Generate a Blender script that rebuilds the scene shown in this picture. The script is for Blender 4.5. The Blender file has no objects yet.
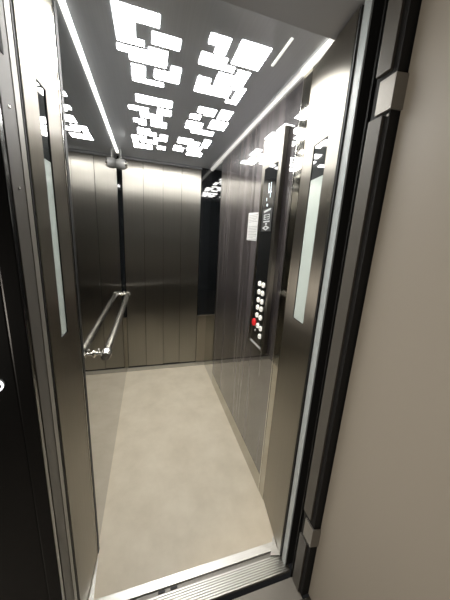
import bpy, bmesh, math, random
from mathutils import Vector, Matrix
random.seed(4)
C = bpy.context.scene.collection
W, D, H = 0.847, 1.812, 2.10            # car: width, depth, height (metres)

# ------------------------------------------------------------------ materials
def new_mat(name):
    m = bpy.data.materials.new(name); m.use_nodes = True
    nt = m.node_tree
    return m, nt, nt.nodes['Principled BSDF']

def simple(name, col, rough=.5, metal=0., coat=0., spec=.5, emit=None, es=0., ior=1.5):
    m, nt, b = new_mat(name)
    b.inputs['Base Color'].default_value = (*col, 1)
    b.inputs['Roughness'].default_value = rough
    b.inputs['Metallic'].default_value = metal
    b.inputs['Coat Weight'].default_value = coat
    b.inputs['Coat Roughness'].default_value = .02
    b.inputs['Specular IOR Level'].default_value = spec
    b.inputs['IOR'].default_value = ior
    if emit:
        b.inputs['Emission Color'].default_value = (*emit, 1)
        b.inputs['Emission Strength'].default_value = es
    return m

def mapped_noise(nt, scale_vec, scale, detail=3., rough=.5):
    g = nt.nodes.new('ShaderNodeNewGeometry')
    mp = nt.nodes.new('ShaderNodeMapping'); mp.inputs['Scale'].default_value = scale_vec
    n = nt.nodes.new('ShaderNodeTexNoise'); n.inputs['Scale'].default_value = scale
    n.inputs['Detail'].default_value = detail; n.inputs['Roughness'].default_value = rough
    nt.links.new(g.outputs['Position'], mp.inputs['Vector'])
    nt.links.new(mp.outputs['Vector'], n.inputs['Vector'])
    return n

def ramp(nt, src, stops):
    r = nt.nodes.new('ShaderNodeValToRGB')
    e = r.color_ramp.elements
    while len(e) < len(stops): e.new(.5)
    for q, (p, c) in zip(e, stops):
        q.position = p; q.color = (*c, 1)
    nt.links.new(src, r.inputs['Fac'])
    return r

def brushed(name, col, rough=.3, aniso=.85, var=.08, axis=(0, 0, 1)):
    """stainless steel brushed along `axis`: highlights smear across the grain"""
    m, nt, b = new_mat(name)
    lo = tuple(c*(1-var) for c in col); hi = tuple(min(1, c*(1+var)) for c in col)
    s = tuple(1.5 if a else 220 for a in axis)
    n = mapped_noise(nt, s, 1.0, 2.)
    r = ramp(nt, n.outputs['Fac'], [(.3, lo), (.7, hi)])
    nt.links.new(r.outputs['Color'], b.inputs['Base Color'])
    b.inputs['Metallic'].default_value = 1
    b.inputs['Roughness'].default_value = rough
    b.inputs['Anisotropic'].default_value = aniso
    g = nt.nodes.new('ShaderNodeNewGeometry')
    cr = nt.nodes.new('ShaderNodeVectorMath'); cr.operation = 'CROSS_PRODUCT'
    cr.inputs[1].default_value = axis
    nt.links.new(g.outputs['Normal'], cr.inputs[0])
    nt.links.new(cr.outputs['Vector'], b.inputs['Tangent'])
    # very slight waviness of thin sheet
    w = mapped_noise(nt, (1, 1, 2.5), 5., 1.)
    bp = nt.nodes.new('ShaderNodeBump'); bp.inputs['Strength'].default_value = .06
    bp.inputs['Distance'].default_value = .01
    nt.links.new(w.outputs['Fac'], bp.inputs['Height'])
    nt.links.new(bp.outputs['Normal'], b.inputs['Normal'])
    return m

M = {}
M['steel'] = brushed('brushed_stainless_steel', (.335, .32, .288), .39, 1., .03)
M['steel_dark'] = brushed('dark_brushed_stainless_steel', (.28, .26, .225), .28, 1., .03)
M['leaf_steel'] = brushed('door_leaf_stainless_steel', (.38, .36, .32), .38, 1., .03)
M['ceiling_steel'] = brushed('grey_satin_ceiling_steel', (.66, .69, .75), .14, .3, .03, (0, 1, 0))
M['ceiling_steel'].node_tree.nodes['Principled BSDF'].inputs['Metallic'].default_value = .28
M['mirror'] = simple('tinted_mirror', (.43, .43, .42), .015, 1.)
M['polished_steel'] = simple('polished_steel', (.50, .48, .43), .07, 1.)
M['black_mirror'] = simple('dark_mirror', (.62, .62, .61), .012, 1.)
M['rail_chrome'] = simple('satin_chrome', (.95, .93, .88), .26, 1.)
M['chrome'] = simple('chrome', (.82, .80, .76), .12, 1.)
M['alu'] = brushed('aluminium_profile', (.56, .55, .52), .40, .5, .04, (1, 0, 0))
M['alu_v'] = simple('pale_frame_profile', (.46, .51, .52), .4, .0)
M['grey_metal'] = simple('grey_painted_frame', (.23, .215, .19), .42, .25)
M['jamb_steel'] = simple('grey_jamb_paint', (.105, .098, .086), .5, .1, spec=.3)
M['threshold'] = simple('grey_threshold_steel', (.26, .238, .205), .45, .2)
M['black_gloss'] = simple('black_gloss_frame', (.006, .006, .006), .22, 0., .4)
M['black_glass'] = simple('black_glass', (.008, .009, .010), .04, 0., 1.)
M['dark_rubber'] = simple('black_rubber', (.012, .012, .012), .55)
M['gap'] = simple('dark_shaft_gap', (.01, .01, .01), .8)
M['dark_soffit'] = simple('dark_grey_header_paint', (.33, .335, .35), .38, .1)
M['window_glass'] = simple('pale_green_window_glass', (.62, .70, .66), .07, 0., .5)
M['window_reflection'] = simple('dark_reflection_window_glass', (.05, .055, .055), .04, 0., 1.)  # dark glass colour stands in for a reflection across the window tops
M['white_plastic'] = simple('white_plastic', (.72, .72, .70), .35)
M['camera_shell'] = simple('grey_camera_shell', (.22, .22, .215), .35)
M['red'] = simple('red_button', (.75, .02, .025), .3, 0., 0, .5, (1, .03, .03), .25)
M['button_face'] = simple('backlit_button_face', (.8, .8, .74), .35, 0., 0, .5, (1, .96, .84), .55)
M['digit'] = simple('lit_digit', (.7, .8, .85), .4, 0., 0, .5, (.85, .95, 1), .9)
M['icon'] = simple('white_icon_print', (.62, .64, .64), .4)
M['ink'] = simple('grey_ink', (.22, .22, .22), .6)
M['black_ink'] = simple('black_ink', (.02, .02, .02), .6)
M['paper'] = simple('white_paper', (.60, .60, .58), .6)
M['pane'] = simple('lit_light_pane', (1, 1, 1), .4, 0., 0, .5, (1.0, .985, .95), 24.)
M['led_bright'] = simple('bright_led_diffuser', (1, 1, .95), .4, 0., 0, .5, (1., .985, .90), 3.2)
M['led_dim'] = simple('soft_led_diffuser', (.8, .8, .78), .3, 0., 0, .5, (1., .97, .9), .32)
M['led_end'] = simple('warm_led_diffuser', (.9, .9, .8), .3, 0., 0, .5, (1., .98, .90), .95)
M['ring'] = simple('lit_button_ring', (1, 1, 1), .3, 0., 0, .5, (1, 1, .96), 2.5)

# floor vinyl: beige with soft cloudy mottling
m, nt, b = new_mat('beige_mottled_vinyl')
n = mapped_noise(nt, (1, 1, 1), 5.5, 6., .62)
r = ramp(nt, n.outputs['Fac'], [(.30, (.64, .565, .43)), (.52, (.71, .632, .492)), (.72, (.765, .69, .55))])
nt.links.new(r.outputs['Color'], b.inputs['Base Color'])
b.inputs['Roughness'].default_value = .5
M['vinyl'] = m

# right wall: dark laminate with vertical wavy grain under a high gloss
m, nt, b = new_mat('dark_glossy_laminate')
n = mapped_noise(nt, (1, 9, .22), 1.9, 1.5, .5)
n.inputs['Distortion'].default_value = .3
r = ramp(nt, n.outputs['Fac'], [(.34, (.030, .026, .027)), (.5, (.060, .052, .053)), (.66, (.115, .102, .104))])
nt.links.new(r.outputs['Color'], b.inputs['Base Color'])
b.inputs['Roughness'].default_value = .35
b.inputs['Coat Weight'].default_value = 1.
b.inputs['Coat Roughness'].default_value = .004
b.inputs['Coat IOR'].default_value = 2.6
b.inputs['Specular IOR Level'].default_value = .1
M['laminate'] = m

# landing door paint: warm grey, faint roller texture
m, nt, b = new_mat('warm_grey_door_paint')
n = mapped_noise(nt, (1, 1, 1), 60, 2.)
bp = nt.nodes.new('ShaderNodeBump'); bp.inputs['Strength'].default_value = .02
nt.links.new(n.outputs['Fac'], bp.inputs['Height']); nt.links.new(bp.outputs['Normal'], b.inputs['Normal'])
b.inputs['Base Color'].default_value = (.38, .345, .29, 1); b.inputs['Roughness'].default_value = .48
M['door_paint'] = m

m, nt, b = new_mat('landing_floor_stone')
n = mapped_noise(nt, (1, 1, 1), 40, 5.)
r = ramp(nt, n.outputs['Fac'], [(.3, (.06, .055, .047)), (.7, (.11, .10, .085))])
nt.links.new(r.outputs['Color'], b.inputs['Base Color']); b.inputs['Roughness'].default_value = .5
M['stone'] = m
M['wall_paint'] = simple('dark_landing_wall_paint', (.022, .021, .020), .7)

# ------------------------------------------------------------------ mesh helpers
def box(bm, x0, x1, y0, y1, z0, z1, bev=0.):
    t = bmesh.new()
    vs = [t.verts.new((x, y, z)) for x in (x0, x1) for y in (y0, y1) for z in (z0, z1)]
    for f in ((0, 1, 3, 2), (4, 6, 7, 5), (0, 4, 5, 1), (2, 3, 7, 6), (0, 2, 6, 4), (1, 5, 7, 3)):
        t.faces.new([vs[i] for i in f])
    bmesh.ops.recalc_face_normals(t, faces=t.faces)
    if bev > 0:
        bmesh.ops.bevel(t, geom=list(t.edges), offset=bev, segments=2, profile=.7, affect='EDGES')
    merge(bm, t)

def merge(bm, t):
    me = bpy.data.meshes.new('tmp'); t.to_mesh(me); t.free()
    bm.from_mesh(me); bpy.data.meshes.remove(me)

def prism(bm, poly, a, b, axis=2, bev=0.):
    """extrude a 2-D outline between a and b along an axis"""
    t = bmesh.new()
    def P(u, v, w):
        return {2: (u, v, w), 1: (u, w, v), 0: (w, u, v)}[axis]
    lo = [t.verts.new(P(u, v, a)) for u, v in poly]; hi = [t.verts.new(P(u, v, b)) for u, v in poly]
    n = len(poly)
    t.faces.new(lo[::-1]); t.faces.new(hi)
    for i in range(n): t.faces.new((lo[i], lo[(i+1) % n], hi[(i+1) % n], hi[i]))
    bmesh.ops.recalc_face_normals(t, faces=t.faces)
    if bev > 0:
        bmesh.ops.bevel(t, geom=list(t.edges), offset=bev, segments=2, profile=.7, affect='EDGES')
    merge(bm, t)

def lathe(bm, prof, org, axis, seg=28, hollow=False):
    """revolve (distance along axis, radius) pairs"""
    ax = Vector(axis).normalized()
    u = ax.orthogonal().normalized(); v = ax.cross(u)
    t = bmesh.new(); rings = []
    for d, r in prof:
        c = Vector(org)+ax*d
        if r < 1e-6: rings.append([t.verts.new(c)])
        else: rings.append([t.verts.new(c+u*r*math.cos(2*math.pi*i/seg)+v*r*math.sin(2*math.pi*i/seg)) for i in range(seg)])
    for A, B in zip(rings, rings[1:]):
        for i in range(seg):
            j = (i+1) % seg
            if len(A) == 1 and len(B) == 1: continue
            if len(A) == 1: t.faces.new((A[0], B[i], B[j]))
            elif len(B) == 1: t.faces.new((A[i], A[j], B[0]))
            else: t.faces.new((A[i], A[j], B[j], B[i]))
    if hollow:
        for i in range(seg): t.faces.new((rings[-1][i], rings[-1][(i+1) % seg], rings[0][(i+1) % seg], rings[0][i]))
    elif len(rings[0]) > 1: t.faces.new(rings[0][::-1])
    if not hollow and len(rings[-1]) > 1: t.faces.new(rings[-1])
    bmesh.ops.recalc_face_normals(t, faces=t.faces)
    merge(bm, t)

def wpos(o):
    v = Vector((0, 0, 0))
    while o: v += Vector(o.location); o = o.parent
    return v

def obj(name, bm, mat, parent=None, smooth=False, **tags):
    me = bpy.data.meshes.new(name)
    if parent: bmesh.ops.translate(bm, vec=-wpos(parent), verts=bm.verts)
    bm.to_mesh(me); bm.free()
    me.materials.append(mat)
    if smooth:
        for p in me.polygons: p.use_smooth = True
        me.set_sharp_from_angle(angle=math.radians(40))
    o = bpy.data.objects.new(name, me); C.objects.link(o)
    if parent: o.parent = parent
    for k, v in tags.items(): o[k] = v
    return o

def bxo(name, mat, dims, parent=None, bev=0., **tags):
    bm = bmesh.new(); box(bm, *dims, bev=bev)
    return obj(name, bm, mat, parent, **tags)

def empty(name, loc, **tags):
    o = bpy.data.objects.new(name, None); C.objects.link(o); o.location = loc
    o.empty_display_size = .05
    for k, v in tags.items(): o[k] = v
    return o
ST = dict(kind='structure')

# ------------------------------------------------------------------ lift car shell
bxo('floor', M['vinyl'], (-.03, W+.03, 0., D+.03, -.05, 0), **ST, label='beige mottled vinyl floor inside the lift car', category='floor')
bxo('ceiling', M['ceiling_steel'], (-.03, W+.03, .075, D+.03, H, H+.05), **ST, label='grey satin steel ceiling of the lift car', category='ceiling')
bxo('wall_left', M['mirror'], (-.02, 0, .172, D, 0, H), **ST, label='full height mirror wall on the left of the lift car', category='wall')
wr = empty('wall_right', (W, .2, 0), **ST, label='dark glossy laminate wall on the right of the lift car', category='wall')
bxo('mirror_strip', M['black_mirror'], (W, W+.02, 1.432, D, 0.0, H), wr, label='dark mirror strip beside the rear corner')
bxo('laminate_panel', M['laminate'], (W, W+.02, .258, 1.430, .112, H), wr, label='dark glossy laminate with wavy vertical grain')
bxo('skirting', M['polished_steel'], (W-.001, W+.02, .258, 1.430, 0, .110), wr, label='brushed steel skirting')
bxo('joint_strip', M['chrome'], (W-.002, W+.018, .252, .258, 0, H), wr, label='thin chrome joint strip')
bxo('return_panel', M['polished_steel'], (W, W+.02, .200, .252, 0, H), wr, label='narrow polished steel return panel')

# back wall: four closed door leaves between dark margins
wb = empty('wall_back', (W/2, D, 0), **ST, label='dark polished steel margins around the rear door', category='wall')
bxo('margin_panel', M['black_glass'], (.748, W, D, D+.02, .612, H-.004), wb, label='black glossy upper margin panel')
bxo('margin_panel', M['steel_dark'], (.748, W, D, D+.02, .05, .604), wb, label='lower steel margin panel')
bxo('margin_bead', M['chrome'], (.748, W, D-.004, D+.02, .604, .612), wb)
bxo('margin_panel', M['black_glass'], (0, .018, D, D+.02, .612, H-.004), wb)
bxo('margin_panel', M['steel_dark'], (0, .018, D, D+.02, .05, .604), wb)
bxo('backing', M['gap'], (0, W, D+.034, D+.05, 0, H), wb)
bxo('top_rail', M['dark_soffit'], (.018, .748, D-.006, D+.02, 2.082, H-.002), wb)
rd = empty('door_1', (.38, D, 0), **ST, label='closed rear lift door of four brushed steel leaves', category='door')
xs = [.022, .203, .381, .556, .744]
offs = [.006, .0, .007, .002]
for i in range(4):
    bm = bmesh.new(); box(bm, xs[i]+.0015, xs[i+1]-.0015, D+offs[i], D+offs[i]+.024, .054, 2.080, .0025)
    obj('door_leaf', bm, M['steel'], rd)
for x in xs[1:4]:
    bxo('seal', M['dark_rubber'], (x-.0014, x+.0014, D+.010, D+.022, .054, 2.06), rd)
bxo('sill_rail', M['alu'], (0.0, W, D-.006, D+.02, 0, .040), rd, bev=.003)
bxo('sill_groove', M['dark_rubber'], (.018, .748, D+.002, D+.02, .040, .053), rd)

# car header over the entrance and what frames it
bxo('trim_1', M['dark_soffit'], (-.10, 1.0, -.100, .074, 2.086, 2.22), **ST, label='dark grey header above the lift entrance', category='trim')
# ------------------------------------------------------------------ folded car door leaves
def leaf_frame(A, B):
    A = Vector((*A, 0)); B = Vector((*B, 0)); L = (B-A).length; u = (B-A)/L
    return A, u, L
def leaf(name, A, B, side, z0, z1, win, label):
    """a slab standing on the line A-B, its thickness going to `side` of it, with a framed window"""
    A, u, L = leaf_frame(A, B)
    nrm = Vector((side, 0, 0)); nrm = (nrm-u*nrm.dot(u)).normalized()
    root = empty(name, tuple((A+u*L/2)), **ST, label=label, category='door')
    Rm = Matrix(((u.x, nrm.x, 0, A.x), (u.y, nrm.y, 0, A.y), (u.z, nrm.z, 1, A.z), (0, 0, 0, 1)))
    def put(nm, dims, mat, bev=0., par=root, **tg):
        bm = bmesh.new(); box(bm, *dims, bev=bev)
        bmesh.ops.transform(bm, matrix=Rm, verts=bm.verts)
        bmesh.ops.recalc_face_normals(bm, faces=bm.faces)
        return obj(nm, bm, mat, par, **tg)
    s0, s1, w0, w1, wm = win
    bm = bmesh.new(); T = .026
    outer = [(0, z0), (L, z0), (L, z1), (0, z1)]; inner = [(s0, w0), (s1, w0), (s1, w1), (s0, w1)]
    fr = []
    for y in (0, T):
        o_ = [bm.verts.new((s, y, z)) for s, z in outer]; i_ = [bm.verts.new((s, y, z)) for s, z in inner]
        for k in range(4):
            q = (k+1) % 4
            bm.faces.new((o_[k], o_[q], i_[q], i_[k]))
        fr.append((o_, i_))
    for k in range(4):
        q = (k+1) % 4
        for j in (0, 1): bm.faces.new((fr[0][j][k], fr[0][j][q], fr[1][j][q], fr[1][j][k]))
    bmesh.ops.recalc_face_normals(bm, faces=bm.faces)
    bmesh.ops.transform(bm, matrix=Rm, verts=bm.verts)
    bmesh.ops.recalc_face_normals(bm, faces=bm.faces)
    p = obj('leaf_panel', bm, M['leaf_steel'], root)
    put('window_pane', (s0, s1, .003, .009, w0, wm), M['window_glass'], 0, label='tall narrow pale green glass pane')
    put('reflection_pane', (s0, s1, .003, .009, wm, w1), M['window_reflection'], 0, label='dark pane painted as the reflection in the window top')
    bm = bmesh.new(); g = .0022
    for d in ((s0, s0+g, .0005, .010, w0, w1), (s1-g, s1, .0005, .010, w0, w1), (s0, s1, .0005, .010, w0, w0+g), (s0, s1, .0005, .010, w1-g, w1)):
        box(bm, *d)
    bmesh.ops.transform(bm, matrix=Rm, verts=bm.verts)
    bmesh.ops.recalc_face_normals(bm, faces=bm.faces)
    obj('window_gasket', bm, M['dark_rubber'], root)
    put('edge_seal', (-.008, 0, .002, T, z0, z1), M['dark_rubber'], 0)
    return root, put, L
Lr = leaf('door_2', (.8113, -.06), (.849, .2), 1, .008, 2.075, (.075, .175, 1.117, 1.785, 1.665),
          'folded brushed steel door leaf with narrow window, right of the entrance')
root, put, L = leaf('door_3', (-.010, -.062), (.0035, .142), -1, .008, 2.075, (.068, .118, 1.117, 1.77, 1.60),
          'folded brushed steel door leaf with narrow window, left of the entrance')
put('edge_profile', (L+.002, L+.010, -.002, .022, .012, 2.07), M['chrome'], .001, label='thin bright edge profile')
put('edge_profile_seal', (L+.010, L+.028, -.0035, .022, .012, 2.07), M['dark_rubber'], 0)

# car frame strips beside the leaves, gap, landing jambs
bxo('trim_2', M['alu_v'], (.817, .824, -.100, -.071, 0, 2.084), **ST, bev=.002, label='pale aluminium frame strip right of the right door leaf', category='trim')
bxo('trim_3', M['grey_metal'], (-.05, -.0125, -.105, -.074, 0, 2.084), **ST, bev=.002, label='dark frame strip left of the left door leaf', category='trim')
bm = bmesh.new()
box(bm, .825, .90, -.099, -.065, 0, 2.08); box(bm, .868, .90, -.143, -.10, -.3, 2.2); 
obj('trim_4', bm, M['gap'], **ST, label='dark recess between lift car and right jamb', category='trim')
bm = bmesh.new(); box(bm, -.09, -.055, -.143, -.074, -.3, 2.2)
obj('trim_5', bm, M['gap'], **ST, label='dark recess between lift car and left jamb', category='trim')
bxo('trim_6', M['dark_rubber'], (.840, .868, -.125, -.120, -.05, 2.1), **ST, label='thin grey guide lip inside the right recess', category='trim')

# landing door frame
jr = empty('trim_7', (.84, -.17, 0), **ST, label='steel jamb of the landing frame on the hinge side', category='trim')
for z0, z1 in ((-.0, .268), (.392, 1.762), (1.865, 2.045)):
    bxo('jamb_strip', M['jamb_steel'], (.826, .835, -.192, -.148, z0, z1), jr, bev=.0015)
bxo('jamb_core', M['gap'], (.835, .98, -.207, -.145, 0, 2.14), jr)
jl = empty('trim_8', (0, -.16, 0), **ST, label='steel jamb of the landing frame on the latch side', category='trim')
bxo('jamb_strip', M['jamb_steel'], (-.012, -.001, -.187, -.134, 0, 2.10), jl, bev=.001)
bxo('bright_edge', M['grey_metal'], (-.012, .0002, -.134, -.131, 0, 2.10), jl, bev=.001)
bm = bmesh.new(); prism(bm, [(-.172, 1.722), (-.158, 1.722), (-.158, 1.775), (-.172, 1.775)], -.006, .0004, 0, .002)
obj('latch_hole', bm, M['gap'], jl, label='dark latch hole')
for y, z in ((-.161, 1.64), (-.161, 1.50)):
    bm = bmesh.new(); lathe(bm, [(0, .0035), (.0012, .0032), (.0018, .0015), (.0019, 0)], (-.001, y, z), (1, 0, 0), 14)
    obj('screw', bm, M['chrome'], jl, True)
# black glossy landing frame facing the landing, folded in steps
fl = empty('wall_front_left', (-.3, -.2, 0), **ST, label='black glossy entrance surround on the left of the landing', category='wall')
bxo('surround_face', M['black_gloss'], (-.034, -.002, -.205, -.188, 0, 2.10), fl, bev=.003)
bxo('surround_face', M['black_gloss'], (-.75, -.036, -.200, -.150, 0, 2.60), fl, bev=.003)
bxo('wall_front_right', M['wall_paint'], (.98, 1.6, -.235, -.15, 0, 2.6), **ST, label='landing wall behind the open door', category='wall')
bxo('trim_9', M['dark_soffit'], (-.036, 1.0, -.235, -.134, 2.12, 2.6), **ST, label='dark lintel of the landing frame', category='trim')

# ------------------------------------------------------------------ sills and landing floor
bm = bmesh.new(); box(bm, .0, .815, -.034, -.0005, -.03, .001, .0008)
obj('trim_10', bm, M['alu'], **ST, label='smooth aluminium edge strip of the car floor', category='trim')
bm = bmesh.new(); box(bm, -.02, .83, -.050, -.034, -.04, -.006)
obj('trim_11', bm, M['grey_metal'], **ST, label='dark guide groove in the sill', category='trim')
sl = empty('trim_12', (.4, -.08, 0), **ST, label='ribbed aluminium car sill', category='trim')
bxo('sill_plate', M['threshold'], (-.02, .834, -.119, -.0502, -.010, -.003), sl)
bm = bmesh.new()
for k in range(8):
    y = -.0535-k*.0085
    box(bm, -.02, .834, y-.0055, y, -.004, .0005, .0006)
obj('rib', bm, M['alu'], sl, label='raised ribs running along the sill')
bm = bmesh.new()
for x in (.262, .312): box(bm, x, x+.028, -.047, -.038, -.0065, -.003, .001)
obj('guide_slot', bm, M['dark_rubber'], sl)
bxo('trim_13', M['gap'], (-.1, .95, -.142, -.119, -.30, -.25), **ST, label='open gap down the shaft between car and landing', category='trim')
bxo('trim_14', M['threshold'], (-.05, .835, -.215, -.142, -.06, -.001), **ST, bev=.001, label='grey steel landing threshold plate', category='trim')
bxo('floor_landing', M['stone'], (-1.2, 1.7, -2.6, -.217, -.06, 0), **ST, label='landing floor in front of the lift', category='floor')
bm = bmesh.new(); prism(bm, [(.8165, .018), (.8135, -.062), (.768, -.053)], .0012, .010, 2, .001)
obj('trim_15', bm, M['alu'], **ST, label='small triangular corner plate at the right end of the sill', category='trim')
bm = bmesh.new(); prism(bm, [(.0075, .138), (-.004, -.02), (.016, -.02)], .0012, .012, 2, .001)
obj('trim_16', bm, M['alu'], **ST, label='slim bright wedge plate at the foot of the left door leaf', category='trim')
bxo('wall_back_landing', M['wall_paint'], (-1.2, 1.7, -2.7, -2.6, 0, 2.6), **ST, label='landing wall opposite the lift', category='wall')
bxo('ceiling_landing', M['wall_paint'], (-1.2, 1.7, -2.6, -.24, 2.6, 2.7), **ST, label='landing ceiling', category='ceiling')

# ------------------------------------------------------------------ open landing door
ld = empty('door_4', (.86, -.225, 0), **ST, label='open warm grey landing door standing along the right side', category='door')
bm = bmesh.new(); box(bm, .862, .902, -1.12, -.212, .012, 2.12, .0025)
obj('door_panel', bm, M['door_paint'], ld)
for z0, z1, dz in ((1.772, 1.853, 0), (.285, .372, 0)):
    bm = bmesh.new()
    prism(bm, [(.828, -.164), (.8345, -.164), (.8345, -.208), (.8635, -.2125), (.8615, -.2175), (.828, -.212)], z0-.002, z1-.004, 2, .001)
    h = obj('hinge', bm, M['grey_metal'], ld, label='flat steel hinge plate')
    bm = bmesh.new()
    for y in (-.186, -.202):
        lathe(bm, [(0, .0035), (.002, .0030), (.0022, 0)], (.8355, y, z0-.012), (-1, 0, 0), 12)
    obj('hinge_screw', bm, M['grey_metal'], h, True)
# landing call button: ring lit white on the black surround
cb = empty('call_button', (-.0725, -.2005, 1.0955), label='round call button with a white lit ring on the black left surround', category='button')
bm = bmesh.new(); lathe(bm, [(0, .0145), (.003, .0145), (.0035, .0142), (.0035, .0122), (.003, .0118), (0, .0118)], (-.0725, -.2005, 1.0955), (0, -1, 0), 40, True)
obj('lit_ring', bm, M['ring'], cb, True, label='white lit ring')
bm = bmesh.new(); lathe(bm, [(0, .0100), (.002, .0100), (.0026, .008), (.0026, 0)], (-.0725, -.2005, 1.0955), (0, -1, 0), 32)
obj('push_cap', bm, M['black_gloss'], cb, True)

# ------------------------------------------------------------------ ceiling lights (each cluster of panes is one fitting)
CL = {
 'front left':  [[(.145,.207),(.286,.207),(.286,.260),(.208,.260),(.208,.339),(.236,.339),(.236,.368),(.145,.368)],
   [(.264,.283),(.361,.283),(.361,.340),(.264,.340)],
   [(.141,.386),(.252,.386),(.252,.363),(.321,.363),(.321,.459),(.181,.459),(.181,.419),(.141,.419)],
   [(.185,.484),(.238,.484),(.238,.571),(.317,.571),(.317,.600),(.185,.600)],
   [(.276,.483),(.342,.483),(.342,.436),(.381,.436),(.381,.547),(.276,.547)]],
 'front right': [[(.454,.215),(.526,.215),(.526,.299),(.485,.299),(.485,.262),(.454,.262)],
   [(.562,.204),(.674,.204),(.674,.329),(.562,.329)],
   [(.441,.311),(.543,.311),(.543,.348),(.585,.348),(.585,.379),(.441,.379)],
   [(.531,.400),(.602,.400),(.602,.355),(.654,.355),(.654,.453),(.600,.453),(.600,.487),(.531,.487)],
   [(.456,.455),(.511,.455),(.511,.503),(.619,.503),(.619,.570),(.456,.570)],
   [(.611,.466),(.677,.466),(.677,.607),(.620,.607),(.620,.580),(.643,.580),(.643,.490),(.611,.490)]],
 'middle left': [[(.192,.713),(.369,.713),(.369,.784),(.192,.784)],
   [(.149,.837),(.251,.837),(.251,.898),(.328,.898),(.328,.955),(.208,.955),(.208,.880),(.149,.880)],
   [(.299,.813),(.372,.813),(.372,.879),(.299,.879)],
   [(.167,.988),(.236,.988),(.236,1.063),(.196,1.063),(.196,1.036),(.167,1.036)],
   [(.266,.980),(.358,.980),(.358,1.055),(.266,1.055)]],
 'middle right': [[(.507,.703),(.602,.703),(.602,.780),(.547,.780),(.547,.762),(.507,.762)],
   [(.477,.795),(.535,.795),(.535,.848),(.477,.848)],
   [(.626,.686),(.689,.686),(.689,.790),(.626,.790)],
   [(.605,.820),(.703,.820),(.703,.930),(.605,.930)],
   [(.470,.888),(.566,.888),(.566,.983),(.656,.983),(.656,1.043),(.515,1.043),(.515,.990),(.470,.990)]],
 'rear left': [[(.184,1.120),(.262,1.120),(.262,1.165),(.300,1.165),(.300,1.220),(.184,1.220)],
   [(.141,1.262),(.235,1.262),(.235,1.310),(.314,1.310),(.314,1.370),(.200,1.370),(.200,1.330),(.141,1.330)],
   [(.328,1.172),(.377,1.172),(.377,1.285),(.290,1.285),(.290,1.245),(.328,1.245)],
   [(.144,1.355),(.180,1.355),(.180,1.420),(.280,1.420),(.280,1.505),(.144,1.505)],
   [(.318,1.405),(.377,1.405),(.377,1.470),(.318,1.470)]],
 'rear right': [[(.453,1.165),(.552,1.165),(.552,1.200),(.606,1.200),(.606,1.262),(.453,1.262)],
   [(.438,1.330),(.490,1.330),(.490,1.360),(.512,1.360),(.512,1.440),(.438,1.440)],
   [(.628,1.126),(.675,1.126),(.675,1.275),(.628,1.275)],
   [(.535,1.298),(.640,1.298),(.640,1.385),(.535,1.385)],
   [(.550,1.415),(.668,1.415),(.668,1.500),(.550,1.500)]]}
LBL = {'front left': 'front ceiling light of the left row, its corner pane shaped like a bracket',
       'front right': 'lit ceiling light above the entrance on the right, with one big square pane',
       'middle left': 'middle ceiling light of the left row, starting with a wide pane',
       'middle right': 'middle ceiling light of the right row, two square panes at its right',
       'rear left': 'ceiling light of the left row nearest the rear door',
       'rear right': 'ceiling light of the right row nearest the rear door'}
for k, polys in CL.items():
    cx = sum(p[0] for q in polys for p in q)/sum(map(len, polys)); cy = sum(p[1] for q in polys for p in q)/sum(map(len, polys))
    t = empty('ceiling_light', (cx, cy, H), label=LBL[k], category='light', group='ceiling lights of cut-out panes')
    for q in polys:
        bm = bmesh.new(); prism(bm, q, H-.0015, H, 2)
        obj('light_pane', bm, M['pane'], t)
# small slim glowing strip beside the front right cluster
t = empty('ceiling_glow_strip', (.715, .207, H), label='short slim glowing strip on the ceiling right of the big square pane', category='light')
bxo('diffuser', M['led_end'], (.711, .719, .135, .280, H-.003, H), t)
# LED profiles along the tops of both side walls
t = empty('led_strip', (.02, .95, 2.08), label='bright white strip light along the top of the left mirror wall', category='light', group='strip lights along the ceiling edges')
bm = bmesh.new(); prism(bm, [(.001, 2.091), (.006, 2.091), (.0105, 2.0995), (.001, 2.0995)], .10, 1.70, 1)
o = obj('diffuser', bm, M['led_bright'], t)
bxo('end_cap', M['chrome'], (.001, .014, 1.70, 1.705, 2.089, 2.0995), t)
t = empty('led_strip', (.83, .95, 2.08), label='dimmer grey-white strip light along the top of the right laminate wall', category='light', group='strip lights along the ceiling edges')
bm = bmesh.new(); prism(bm, [(W-.001, 2.080), (W-.010, 2.080), (W-.018, 2.099), (W-.001, 2.099)], .26, D-.003, 1)
obj('diffuser', bm, M['led_dim'], t)
bm = bmesh.new(); prism(bm, [(W-.001, 2.080), (W-.010, 2.080), (W-.018, 2.099), (W-.001, 2.099)], .079, .259, 1)
obj('diffuser_end', bm, M['led_end'], t, label='warmer lit end length')

# ------------------------------------------------------------------ security camera
t = empty('security_camera', (.0, 1.62, 1.99), label='small grey security camera in the upper rear corner on the mirror', category='camera')
bm = bmesh.new(); lathe(bm, [(.0005, .030), (.012, .037), (.030, .041), (.052, .040), (.068, .034), (.076, .029)], (0, 1.62, 1.988), (1, 0, 0), 28)
obj('camera_body', bm, M['camera_shell'], t, True)
bm = bmesh.new(); lathe(bm, [(.070, .0275), (.080, .0275), (.082, .024), (.080, .016), (.076, .015)], (0, 1.62, 1.988), (1, -.12, 0), 24, True)
obj('lens_ring', bm, M['chrome'], t, True)
bm = bmesh.new(); lathe(bm, [(.076, .0155), (.082, .012), (.084, 0)], (0, 1.62, 1.988), (1, -.12, 0), 20)
obj('lens', bm, M['black_glass'], t, True)
bm = bmesh.new(); lathe(bm, [(0, .011), (.082, .011)], (.030, 1.62, 2.017), (0, 0, 1), 18)
obj('mount', bm, M['camera_shell'], t, True)

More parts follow.
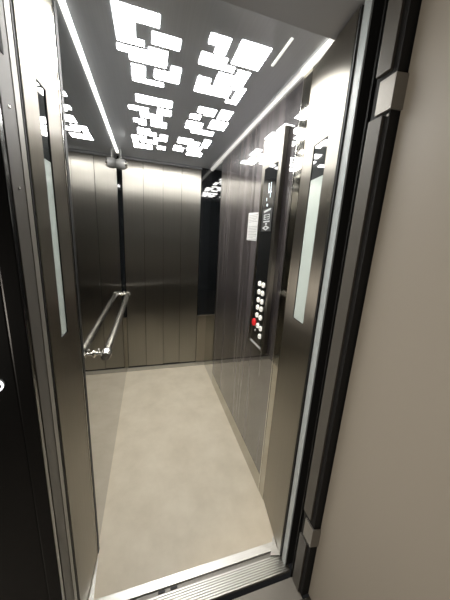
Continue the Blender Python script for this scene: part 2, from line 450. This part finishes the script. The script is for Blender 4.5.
# ------------------------------------------------------------------ handrail
t = empty('handrail', (.0, 1.02, .892), label='chrome tube handrail fixed to the mirror wall', category='handrail')
hx, r = .052, .0180
bm = bmesh.new(); lathe(bm, [(0, r), (1.282, r)], (hx, .358, .892), (0, 1, 0), 28)
obj('tube', bm, M['rail_chrome'], t, True)
for y0, sgn in ((.358, -1), (1.64, 1)):
    bm = bmesh.new(); lathe(bm, [(-.030, r+.003), (-.024, r+.0055), (-.004, r+.0055), (.0, r+.003), (.020, r+.003), (.026, r+.001), (.027, 0)], (hx, y0, .892), (0, sgn, 0), 28)
    obj('end_cap', bm, M['rail_chrome'], t, True)
    yb = y0-sgn*.012
    bm = bmesh.new(); lathe(bm, [(0, .017), (.003, .017), (.005, .013), (.008, .008), (hx-r+.004, .0065)], (.0, yb, .892), (1, 0, 0), 22)
    b_ = obj('bracket', bm, M['rail_chrome'], t, True)
    bm = bmesh.new(); lathe(bm, [(0, .004), (.010, .004), (.013, .0055), (.017, .003), (.018, 0)], (.020, yb, .8975), (0, 0, 1), 14)
    obj('set_screw', bm, M['rail_chrome'], b_, True)

# ------------------------------------------------------------------ car operating panel
X = .825
t = empty('operating_panel', (W, .44, .84), label='tall steel operating panel with black glass, floor display and white buttons on the laminate wall', category='control panel')
bm = bmesh.new(); box(bm, X, W, .335, .545, .842, 1.935, .0015)
obj('faceplate', bm, M['steel'], t, label='brushed steel faceplate')
bxo('glass_inlay', M['black_glass'], (X-.0015, X, .366, .506, .868, 1.795), t, label='black glass inlay')
def pr(name, mat, y0, y1, z0, z1, th=.0012, par=None):
    return bxo(name, mat, (X-.0015-th, X-.0015, y0, y1, z0, z1), par or t)
dp = pr('display', M['black_glass'], .376, .498, 1.598, 1.770, .0006)
# the digit 4 (read from the car: y decreases to the right)
bm = bmesh.new()
yR, yL = .408, .438
x0, x1 = X-.0030, X-.0021
box(bm, x0, x1, yR+.004, yR+.0085, 1.645, 1.716)           # upright
prism(bm, [(yL, 1.672), (yL-.005, 1.668), (yL-.001, 1.716), (yL+.004, 1.716)], x0, x1, 0)
box(bm, x0, x1, yR-.002, yL, 1.668, 1.6735)                # cross bar
obj('digit', bm, M['digit'], dp, label='lit white figure 4')
bm = bmesh.new(); lathe(bm, [(0, .0065), (.0009, .0065)], (x1, .440, 1.612), (-1, 0, 0), 16)
prism(bm, [(.452, 1.632), (.448, 1.632), (.451, 1.648), (.455, 1.648)], x0, x1, 0)
obj('direction_mark', bm, M['digit'], dp)
lp = pr('label_plate', M['black_ink'], .376, .490, 1.482, 1.594, .0008)
bm = bmesh.new(); a, b_ = X-.0032, X-.0023
prism(bm, [(.470, 1.576), (.470, 1.586), (.392, 1.594), (.397, 1.585)], a, b_, 0)
for y0, y1, z0, z1 in ((.436, .466, 1.563, 1.567), (.436, .466, 1.552, 1.556), (.436, .466, 1.541, 1.545), (.460, .466, 1.541, 1.567),
                       (.400, .428, 1.563, 1.567), (.400, .428, 1.552, 1.556), (.400, .428, 1.541, 1.545), (.400, .405, 1.541, 1.567),
                       (.396, .468, 1.528, 1.535), (.424, .444, 1.516, 1.524)):
    box(bm, a, b_, y0, y1, z0, z1)
obj('white_marks', bm, M['icon'], lp, label='white printed marks')
bm = bmesh.new(); prism(bm, [(.476, 1.500), (.434, 1.513), (.392, 1.500), (.434, 1.487)], a, b_, 0)
o = obj('diamond_mark', bm, M['icon'], lp)
bm = bmesh.new(); prism(bm, [(.452, 1.500), (.434, 1.506), (.416, 1.500), (.434, 1.494)], a-.0004, a, 0)
obj('diamond_centre', bm, M['black_ink'], lp)
def button(y, z, mat, rad=.0135, nm='push_button', lab=None):
    bm = bmesh.new(); y -= .018; lathe(bm, [(0, rad+.001), (.002, rad+.001), (.003, rad), (.0055, rad), (.007, rad-.0015), (.007, 0)], (X-.0015, y, z), (-1, 0, 0), 24)
    bo = obj(nm, bm, mat, t, True)
    if lab: bo['label'] = lab
    return bo
rows = [(1.207, 1.206), (1.161, 1.161), (1.116, 1.115), (1.073, 1.074), (1.028, 1.025)]
G = {'0': [(0, 1, 1, -1)]}
def marks(bo, y, z, two):
    bm = bmesh.new(); y -= .018; a = X-.0015-.0076; b_ = X-.0015-.0068
    for dy in ((-.0045, .0045) if two else (0,)):
        box(bm, a, b_, y+dy-.0016, y+dy+.0016, z-.006, z+.006)
    obj('number_mark', bm, M['black_ink'], bo)
for i, (za, zb) in enumerate(rows):
    marks(button(.461, za, M['button_face']), .461, za, False)
    marks(button(.416, zb, M['button_face']), .416, zb, False)
button(.492, .976, M['red'], .021, 'alarm_button', 'red alarm button')
marks(button(.440, .972, M['button_face']), .440, .972, True)
marks(button(.400, .968, M['button_face']), .400, .968, True)
marks(button(.402, .922, M['button_face']), .402, .922, False)
bm = bmesh.new(); lathe(bm, [(0, .006), (.003, .005), (.003, 0)], (X-.0015, .450, .935), (-1, 0, 0), 16)
obj('indicator_dot', bm, M['white_plastic'], t, True)
bxo('rating_plate', M['white_plastic'], (X-.0022, X, .366, .506, .851, .860), t, label='bright rating strip')

# notice on the laminate
t = empty('notice', (W, .66, 1.52), label='white printed notice stuck on the laminate wall left of the operating panel', category='notice')
bm = bmesh.new()
prism(bm, [(.748, 1.437), (.586, 1.433), (.577, 1.592), (.746, 1.601)], W-.0012, W, 0)
obj('paper_sheet', bm, M['paper'], t)
bm = bmesh.new()
for k in range(16):
    z = 1.583-k*.0093
    w = [.0, .01, .005, .03, .0, .015, .05, .0][k % 8]
    if k in (5, 6): continue
    box(bm, W-.0017, W-.0012, .600+w, .732, z-.0022, z)
obj('text_lines', bm, M['ink'], t, label='grey lines of small print', kind='stuff')

# ------------------------------------------------------------------ unseen fill light added to brighten the landing door, and world
la = bpy.data.lights.new('landing_fill_light', 'AREA'); la.energy = 13.; la.size = .35; la.color = (1, .90, .78)
lo = bpy.data.objects.new('landing_fill_light', la); C.objects.link(lo)
lo.location = (-.95, -.75, .95)
lo.rotation_euler = (0, math.radians(-90), 0)
w = bpy.data.worlds.new('world'); bpy.context.scene.world = w; w.use_nodes = True
w.node_tree.nodes['Background'].inputs[0].default_value = (.5, .5, .5, 1)
w.node_tree.nodes['Background'].inputs[1].default_value = .02

# ------------------------------------------------------------------ camera
cd = bpy.data.cameras.new('camera'); co = bpy.data.objects.new('camera', cd); C.objects.link(co)
cd.sensor_fit = 'VERTICAL'; cd.sensor_height = 36; cd.lens = 248.57/600*36; cd.clip_start = .02
r_ = Vector((.95666, -.28555, .05706)); d_ = Vector((-.01278, -.23691, -.97145)); f_ = Vector((.29092, .92862, -.23029))
mw = Matrix.Identity(4)
for i in range(3):
    mw[i][0] = r_[i]; mw[i][1] = -d_[i]; mw[i][2] = -f_[i]
mw[0][3], mw[1][3], mw[2][3] = .243, -.787, 1.422
co.matrix_world = mw
S = bpy.context.scene; S.camera = co
S.view_settings.view_transform = 'Standard'; S.view_settings.look = 'None'
S.view_settings.gamma = 1; S.view_settings.use_curve_mapping = False
S.view_settings.exposure = 0.16
S.cycles.max_bounces = 16; S.cycles.glossy_bounces = 10; S.cycles.diffuse_bounces = 5
